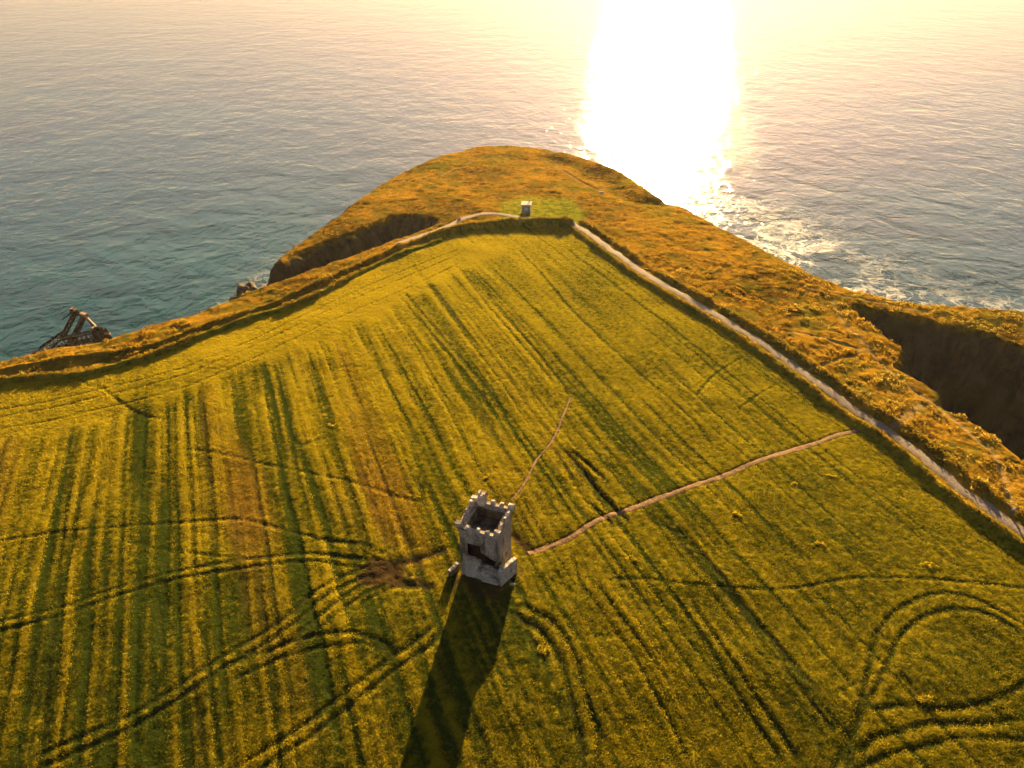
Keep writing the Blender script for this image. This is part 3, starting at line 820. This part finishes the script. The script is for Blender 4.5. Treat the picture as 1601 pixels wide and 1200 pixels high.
# corbelled parapet: a slightly projecting course, then merlons
m = MB(); k = hw + .16
for cx_, cy_, dx, dy_ in ((0, -hw, 2 * k, .5), (0, hw, 2 * k, .5), (-hw, 0, .5, 2 * hw - .5), (hw, 0, .5, 2 * hw - .5)):
    m.box((cx_, cy_, HT + .17), (dx, dy_, .42), 0, 1, .03)
m.build('parapet', MT['stone'], tower)
def merlon(x_, y_, sx_, sy_, h, step=True):
    mm_ = MB(); mm_.box((x_, y_, HT + .37 + h / 2), (sx_, sy_, h), random.uniform(-.08, .08), .9, .07)
    if step: mm_.box((x_ + random.uniform(-.08, .08), y_ + random.uniform(-.08, .08), HT + .37 + h + .09), (sx_ * .72, sy_ * .8, .2), 0, .85, .03)
    mm_.build('merlon', MT['coping'], tower, .03)
for sgn in (-1, 1):
    for i in range(5):
        u = -hw + i * 2 * hw / 4
        cn = i in (0, 4)
        if sgn == 1 and i == 1: continue                # the turret stands here
        merlon(u, sgn * hw, .85 if cn else .62, .66 if cn else .48, (random.uniform(.50, .85) if cn else random.uniform(.18, .50)), (cn or sgn > 0) and random.random() < .7)
    for i in range(1, 4):
        if sgn == 1 or i != 1: merlon(sgn * hw, -hw + i * 2 * hw / 4 + random.uniform(-.1, .1), .5, .66, random.uniform(.25, .70), random.random() < .6)
m = MB()
m.box((-1.45, hw - .1, HT + .65), (1.0, .95, 2.2), 0, .92, .03)
m.box((-1.80, hw - .1, HT + 1.92), (.32, .8, .42), 0, .9, .03); m.box((-1.08, hw - .1, HT + 1.90), (.34, .8, .34), 0, .9, .03)
m.build('turret', MT['coping'], tower, .03)

def ruin(name, a, b, h0, h1, thick, material, label, cat='wall'):
    a, b = np.array(a[:2]), np.array(b[:2]); c = (a + b) / 2; L = np.linalg.norm(b - a); z0 = min(gz(*a), gz(*b)) - .15
    root = empty(name, (c[0], c[1], z0), math.atan2(b[1] - a[1], b[0] - a[0]))
    n = max(4, int(L / .5)); top = []
    for i in range(n + 1):
        t = i / n; top.append((-L / 2 + L * t, h0 + (h1 - h0) * t + random.uniform(-.1, .1)))
    MB().prism([(-L / 2, 0)] + [(L / 2, 0)] + top[::-1], -thick / 2, thick / 2).build('masonry', material, root)
    m_ = MB()
    for i in range(n):
        (xa, za), (xb, zb) = top[i], top[i + 1]
        m_.box(((xa + xb) / 2, random.uniform(-.04, .04), (za + zb) / 2 + .06), (abs(xb - xa) * 1.02, thick * random.uniform(.95, 1.12), .2), 0, .9, .03)
    m_.build('coping', MT['coping'], root)
    return tag(root, label, cat)
cs, sn = math.cos(TYAW), math.sin(TYAW)
fr = (tx + (hw + .35) * cs + (hw + .25) * sn, ty + (hw + .35) * sn - (hw + .25) * cs)
en = at(806, 893)
ruin('ruined_wall', fr, en, 2.9, 2.75, .55, MT['pale'], 'pale stub of wall with a sunlit top leaning against the right corner of the tower')
a, b = at(703, 899), at(716, 888)
ruin('ruined_wall', a, b, 1.0, 1.35, .5, MT['darkstone'], 'low dark stub of ruined wall on the left side of the tower')
rub = []
for i, (px, py, s_r) in enumerate([(801, 914, .3)]):
    p = at(px, py); o = MB().rock((0, 0, 0), (s_r, s_r * .8, s_r * .6), 60 + i).build('fallen_stone', MT['stone'], None, 0, True)
    o.location = (p[0], p[1], gz(p[0], p[1]) + s_r * .25)
    tag(o, ['loose block of masonry in the grass at the foot of the sunlit wall stub'][i], 'stone')

# ------------------------------------------------------------------ concrete lookout hut near the point
p = at(823, 336); hut = empty('lookout_hut', (p[0], p[1] + 1.5, gz(p[0], p[1] + 1.5) - .25), R(-4))
tag(hut, 'small grey concrete hut with a pale flat roof on the lawn near the headland tip', 'hut')
m = MB(); HW, HD, HH = 1.35, 1.45, 3.0
for a, b, c, d in holed(-HW, HW, HH, [(-.5, .5, 1.2, 2.4)]): m.box(((a + b) / 2, -HD + .15, (c + d) / 2), (b - a, .3, d - c))
m.box((-HW + .15, .15, HH / 2), (.3, 2 * HD - .3, HH)); m.box((HW - .15, .15, HH / 2), (.3, 2 * HD - .3, HH)); m.box((0, HD - .15, .6), (2 * HW - .6, .3, 1.2)); m.box((0, HD - .15, 2.7), (2 * HW - .6, .3, .6))
m.build('wall', MT['concrete'], hut)
MB().box((0, 0, HH + .14), (2 * HW + .5, 2 * HD + .6, .28)).build('roof', MT['roofc'], hut, .04)
wd = MB().box((0, -HD + .2, 1.8), (.98, .05, 1.18)).build('window', MT['glass'], hut)
f = MB()
for x_ in (-.5, .5, 0): f.box((x_, -HD + .09, 1.8), (.09, .14, 1.25))
for z_ in (1.2, 2.4): f.box((0, -HD + .085, z_), (1.09, .13, .09))
f.build('frame', MT['concrete'], wd)
MB().box((.85, HD - .35, HH + .55), (.4, .4, .6)).build('chimney', MT['concrete'], hut, .02)

# ------------------------------------------------------------------ the wrecked crane barge below the left cliff
def lattice(m, a, b, w1, w2, n, r=.22, up=(0, 0, 1), depth=None):
    """box lattice girder from a to b"""
    a, b = np.array(a, float), np.array(b, float); d = b - a; d /= np.linalg.norm(d)
    u = np.cross(d, up); u /= np.linalg.norm(u); v = np.cross(u, d)
    P = []
    for i in range(n + 1):
        t = i / n; c = a + (b - a) * t; k = (w1 + (w2 - w1) * t) / 2; kd = k if depth is None else depth / 2
        P.append([c + u * k + v * kd, c - u * k + v * kd, c - u * k - v * kd, c + u * k - v * kd])
    for j in range(4): m.bar(P[0][j], P[-1][j], r, r * .9, 5)
    for i in range(n):
        for j in range(4):
            m.bar(P[i][j], P[i + 1][(j + 1) % 4], r * .5, None, 4)
            m.bar(P[i][j], P[i][(j + 1) % 4], r * .55, None, 4)
    return m
def wpt(px, py, fwd):
    """photo ray at forward distance fwd -> world"""
    u, v = (px - CX) / F, (CY - py) / F
    return np.array([u, math.cos(PITCH) + math.sin(PITCH) * v, -math.sin(PITCH) + math.cos(PITCH) * v]) * fwd + [0, 0, CZ]
b0 = at(118, 556, 1.5); D0 = b0[1] * math.cos(PITCH) + (CZ - 1.5) * math.sin(PITCH)
wreck = empty('crane_barge_wreck', tuple(b0))
tag(wreck, 'rusted crane barge wreck with a lattice gantry in the sea below the left cliff', 'shipwreck')
def wl(px, py, k=0.0): return wpt(px, py, D0 + k) - b0
m = MB(); hull = [wl(52, 558, 2)[:2], wl(176, 545, 2)[:2], wl(182, 553, -12)[:2], wl(60, 570, -12)[:2]]
m.prism([tuple(h) for h in hull], -3.0, 1.0, 'z'); m.build('hull', MT['rust'], wreck)
lattice(MB(), wl(96, 531, 1), wl(117, 490, 0), 1.1, 1.0, 6, .26).build('gantry_leg', MT['rust'], wreck)
lattice(MB(), wl(113, 533, -1), wl(131, 495, 0), 1.1, 1.0, 6, .26).build('gantry_leg', MT['rust'], wreck)
m = MB(); lattice(m, wl(113, 485, 0), wl(121, 493, 0), 1.6, 1.6, 2, .3); m.build('sheave_head', MT['rust'], wreck)
m = MB(); m.box(tuple(wl(115, 484.0)), (2.4, 1.3, .9), R(-20), .9); m.build('head_plate', MT['rustlight'], wreck)
m = MB(); m.box(tuple(wl(131, 492.0)), (3.0, 1.4, 1.3), R(-25), .9); m.build('head_plate', MT['rustlight'], wreck)
m = MB(); m.bar(wl(118, 489), wl(131, 494), .5, .5); m.build('cross_beam', MT['rust'], wreck)
MB().bar(wl(133, 494), wl(153, 514), .42, .42).build('back_stay', MT['rustlight'], wreck)
MB().bar(wl(136, 500), wl(150, 515, 2), .18, .18).build('back_stay', MT['rust'], wreck)
MB().bar(wl(113, 488), wl(97, 500), .2, .14).build('jib_spar', MT['rust'], wreck)
lattice(MB(), wl(66, 549, 2), wl(99, 522, 1), 2.6, 1.4, 6, .22).build('boom', MT['rust'], wreck)
lattice(MB(), wl(97, 534, -3), wl(160, 522, -2), 2.4, 2.8, 9, .24).build('boom', MT['rust'], wreck)
lattice(MB(), wl(90, 548, -4), wl(142, 536, -4), 2.0, 2.0, 8, .22).build('boom', MT['rust'], wreck)
m = MB(); c = wl(158, 524, -1); m.box((c[0], c[1], c[2]), (3.6, 4.2, 4.6), R(-15), .8, .3); m.box((c[0] + .4, c[1] - .3, c[2] - 4), (2.8, 3.2, 4.6), R(-10), .9, .2)
m.box((c[0] - .5, c[1], c[2] + 2.7), (2.0, 1.6, 1.1), R(-30), .7, .2); m.box((c[0] + 1.2, c[1], c[2] + 2.6), (1.2, 1.4, .9), R(10), .7, .2)
hs = m.build('machine_house', MT['rust'], wreck)
m = MB(); m.box(tuple(wl(147, 514, -1)), (1.9, 1.4, 1.3), R(-20), .8, .1); m.build('winch', MT['rustlight'], wreck)
m = MB(); m.bar(wl(164, 521, -2), wl(172, 521, -2), .4, .5); m.build('winch_drum', MT['rustlight'], wreck)
m = MB()
for i in range(16):
    q = wl(random.uniform(80, 160), random.uniform(528, 548), random.uniform(-5, 2)); m = MB(); m.bar(q, q + np.array([random.uniform(-3, 3), random.uniform(-1.5, 1.5), random.uniform(-1.2, 2.2)]), .16, .12, 4); m.build('bent_strut', MT['rust'], wreck)
MB().bar(wl(140, 532, -4), wl(138, 545, -4), .35, .35).build('mooring_post', MT['rust'], wreck)
# ------------------------------------------------------------------ small things
def stone_thing(name, px, py, r, material, label, cat, seed, z=None, sink=.2):
    p = at(px, py) if z is None else at(px, py, z)
    o = MB().rock((0, 0, 0), r, seed).build(name, material, None, 0, True)
    o.location = (p[0], p[1], (gz(p[0], p[1]) if z is None else z) + r[2] * (1 - 2 * sink) * .5)
    return tag(o, label, cat)
stone_thing('sea_rock', 398, 480, (5.5, 5, 8), MT['rock'], 'dark jagged sea stack just off the cliff edge left of the cove', 'rock', 3, 0, .2)
stone_thing('sea_rock', 378, 482, (4.5, 4, 4.6), MT['rock'], 'lower dark rock leaning beside the sea stack', 'rock', 4, 0, .2)
stone_thing('boulder', 941, 302, (1.0, .7, .5), MT['rockpale'], 'pale bare boulder on the seaward slope beyond the concrete hut', 'rock', 5)
stone_thing('boulder', 719, 343, (.55, .45, .5), MT['rockpale'], 'small pale stone at the bend of the path left of the hut', 'rock', 6)
def post(name, px, py, h, label, cat, board=None, material='wood'):
    p = at(px, py); r_ = empty(name, (p[0], p[1], gz(p[0], p[1]) - .1))
    MB().box((0, 0, h / 2), (.18, .18, h), .3, .9).build('post', MT[material], r_, .015)
    if board: MB().box((0, -.13, h - board[1] / 2), (board[0], .05, board[1]), .1).build('board', MT['sign'], r_)
    else: MB().box((0, 0, h + .03), (.24, .24, .08), .3, .6).build('cap', MT[material], r_)
    return tag(r_, label, cat)
post('signpost', 1578, 806, 1.5, 'short post with a pale board beside the gravel path at the right edge', 'sign', (.55, .4))
post('gate_post', 887, 340, 1.5, 'lone timber post at the corner of the path right of the hut', 'post')
# bright tussocks standing above the cut field, each with its own shadow
for i, (px, py, s_t, lb) in enumerate([
        (1150, 804, .85, 'round tussock alone on the slope right of the dirt path'), (1278, 851, .8, 'low tussock halfway between the dirt path and the field hedge'),
        (985, 875, .9, 'tussock with a dark shadow in the grass right of the tower'), (1455, 884, .9, 'broad tussock above the looping tyre track on the right'),
        (1448, 1094, .95, 'bright tussock inside the loop of tyre tracks'), (1300, 745, .7, 'rightmost of the two small tussocks just below the dirt path'),
        (1241, 757, .7, 'leftmost of the two small tussocks just below the dirt path'), (757, 745, .9, 'tussock just behind the turret side of the tower'),
        (848, 1018, .85, 'tussock beside the curved ruts right of the tower shadow'), (520, 664, .8, 'tussock at the corner of the trampled patch on the left of the field')]):
    p = at(px, py); g = np.random.default_rng(200 + i)
    s_t *= .62; P = np.c_[g.normal(size=(9, 2)) * s_t * [.75, .4], g.uniform(-.1, .05, 9)]
    o = clumps('tussock', P, np.full(9, s_t * .62), MT['tuft'], 22, .42, .6, 300 + i); o.location = (p[0], p[1], gz(p[0], p[1]))
    tag(o, lb, 'tussock', 'tussocks standing in the field')

# ------------------------------------------------------------------ evening haze over the sea and the land
g = G('evening haze')
pv = g.n.new('ShaderNodeVolumePrincipled')
pv.inputs['Color'].default_value = (1.0, .93, .84, 1); pv.inputs['Density'].default_value = .000022; pv.inputs['Anisotropy'].default_value = .4
g.link(pv.outputs[0], g.out.inputs['Volume'])
hz = MB().box((0, 4000, 64.5), (19000, 10400, 137)).build('haze', g.m)
tag(hz, 'thin golden evening haze over the sea', None, None, 'stuff')
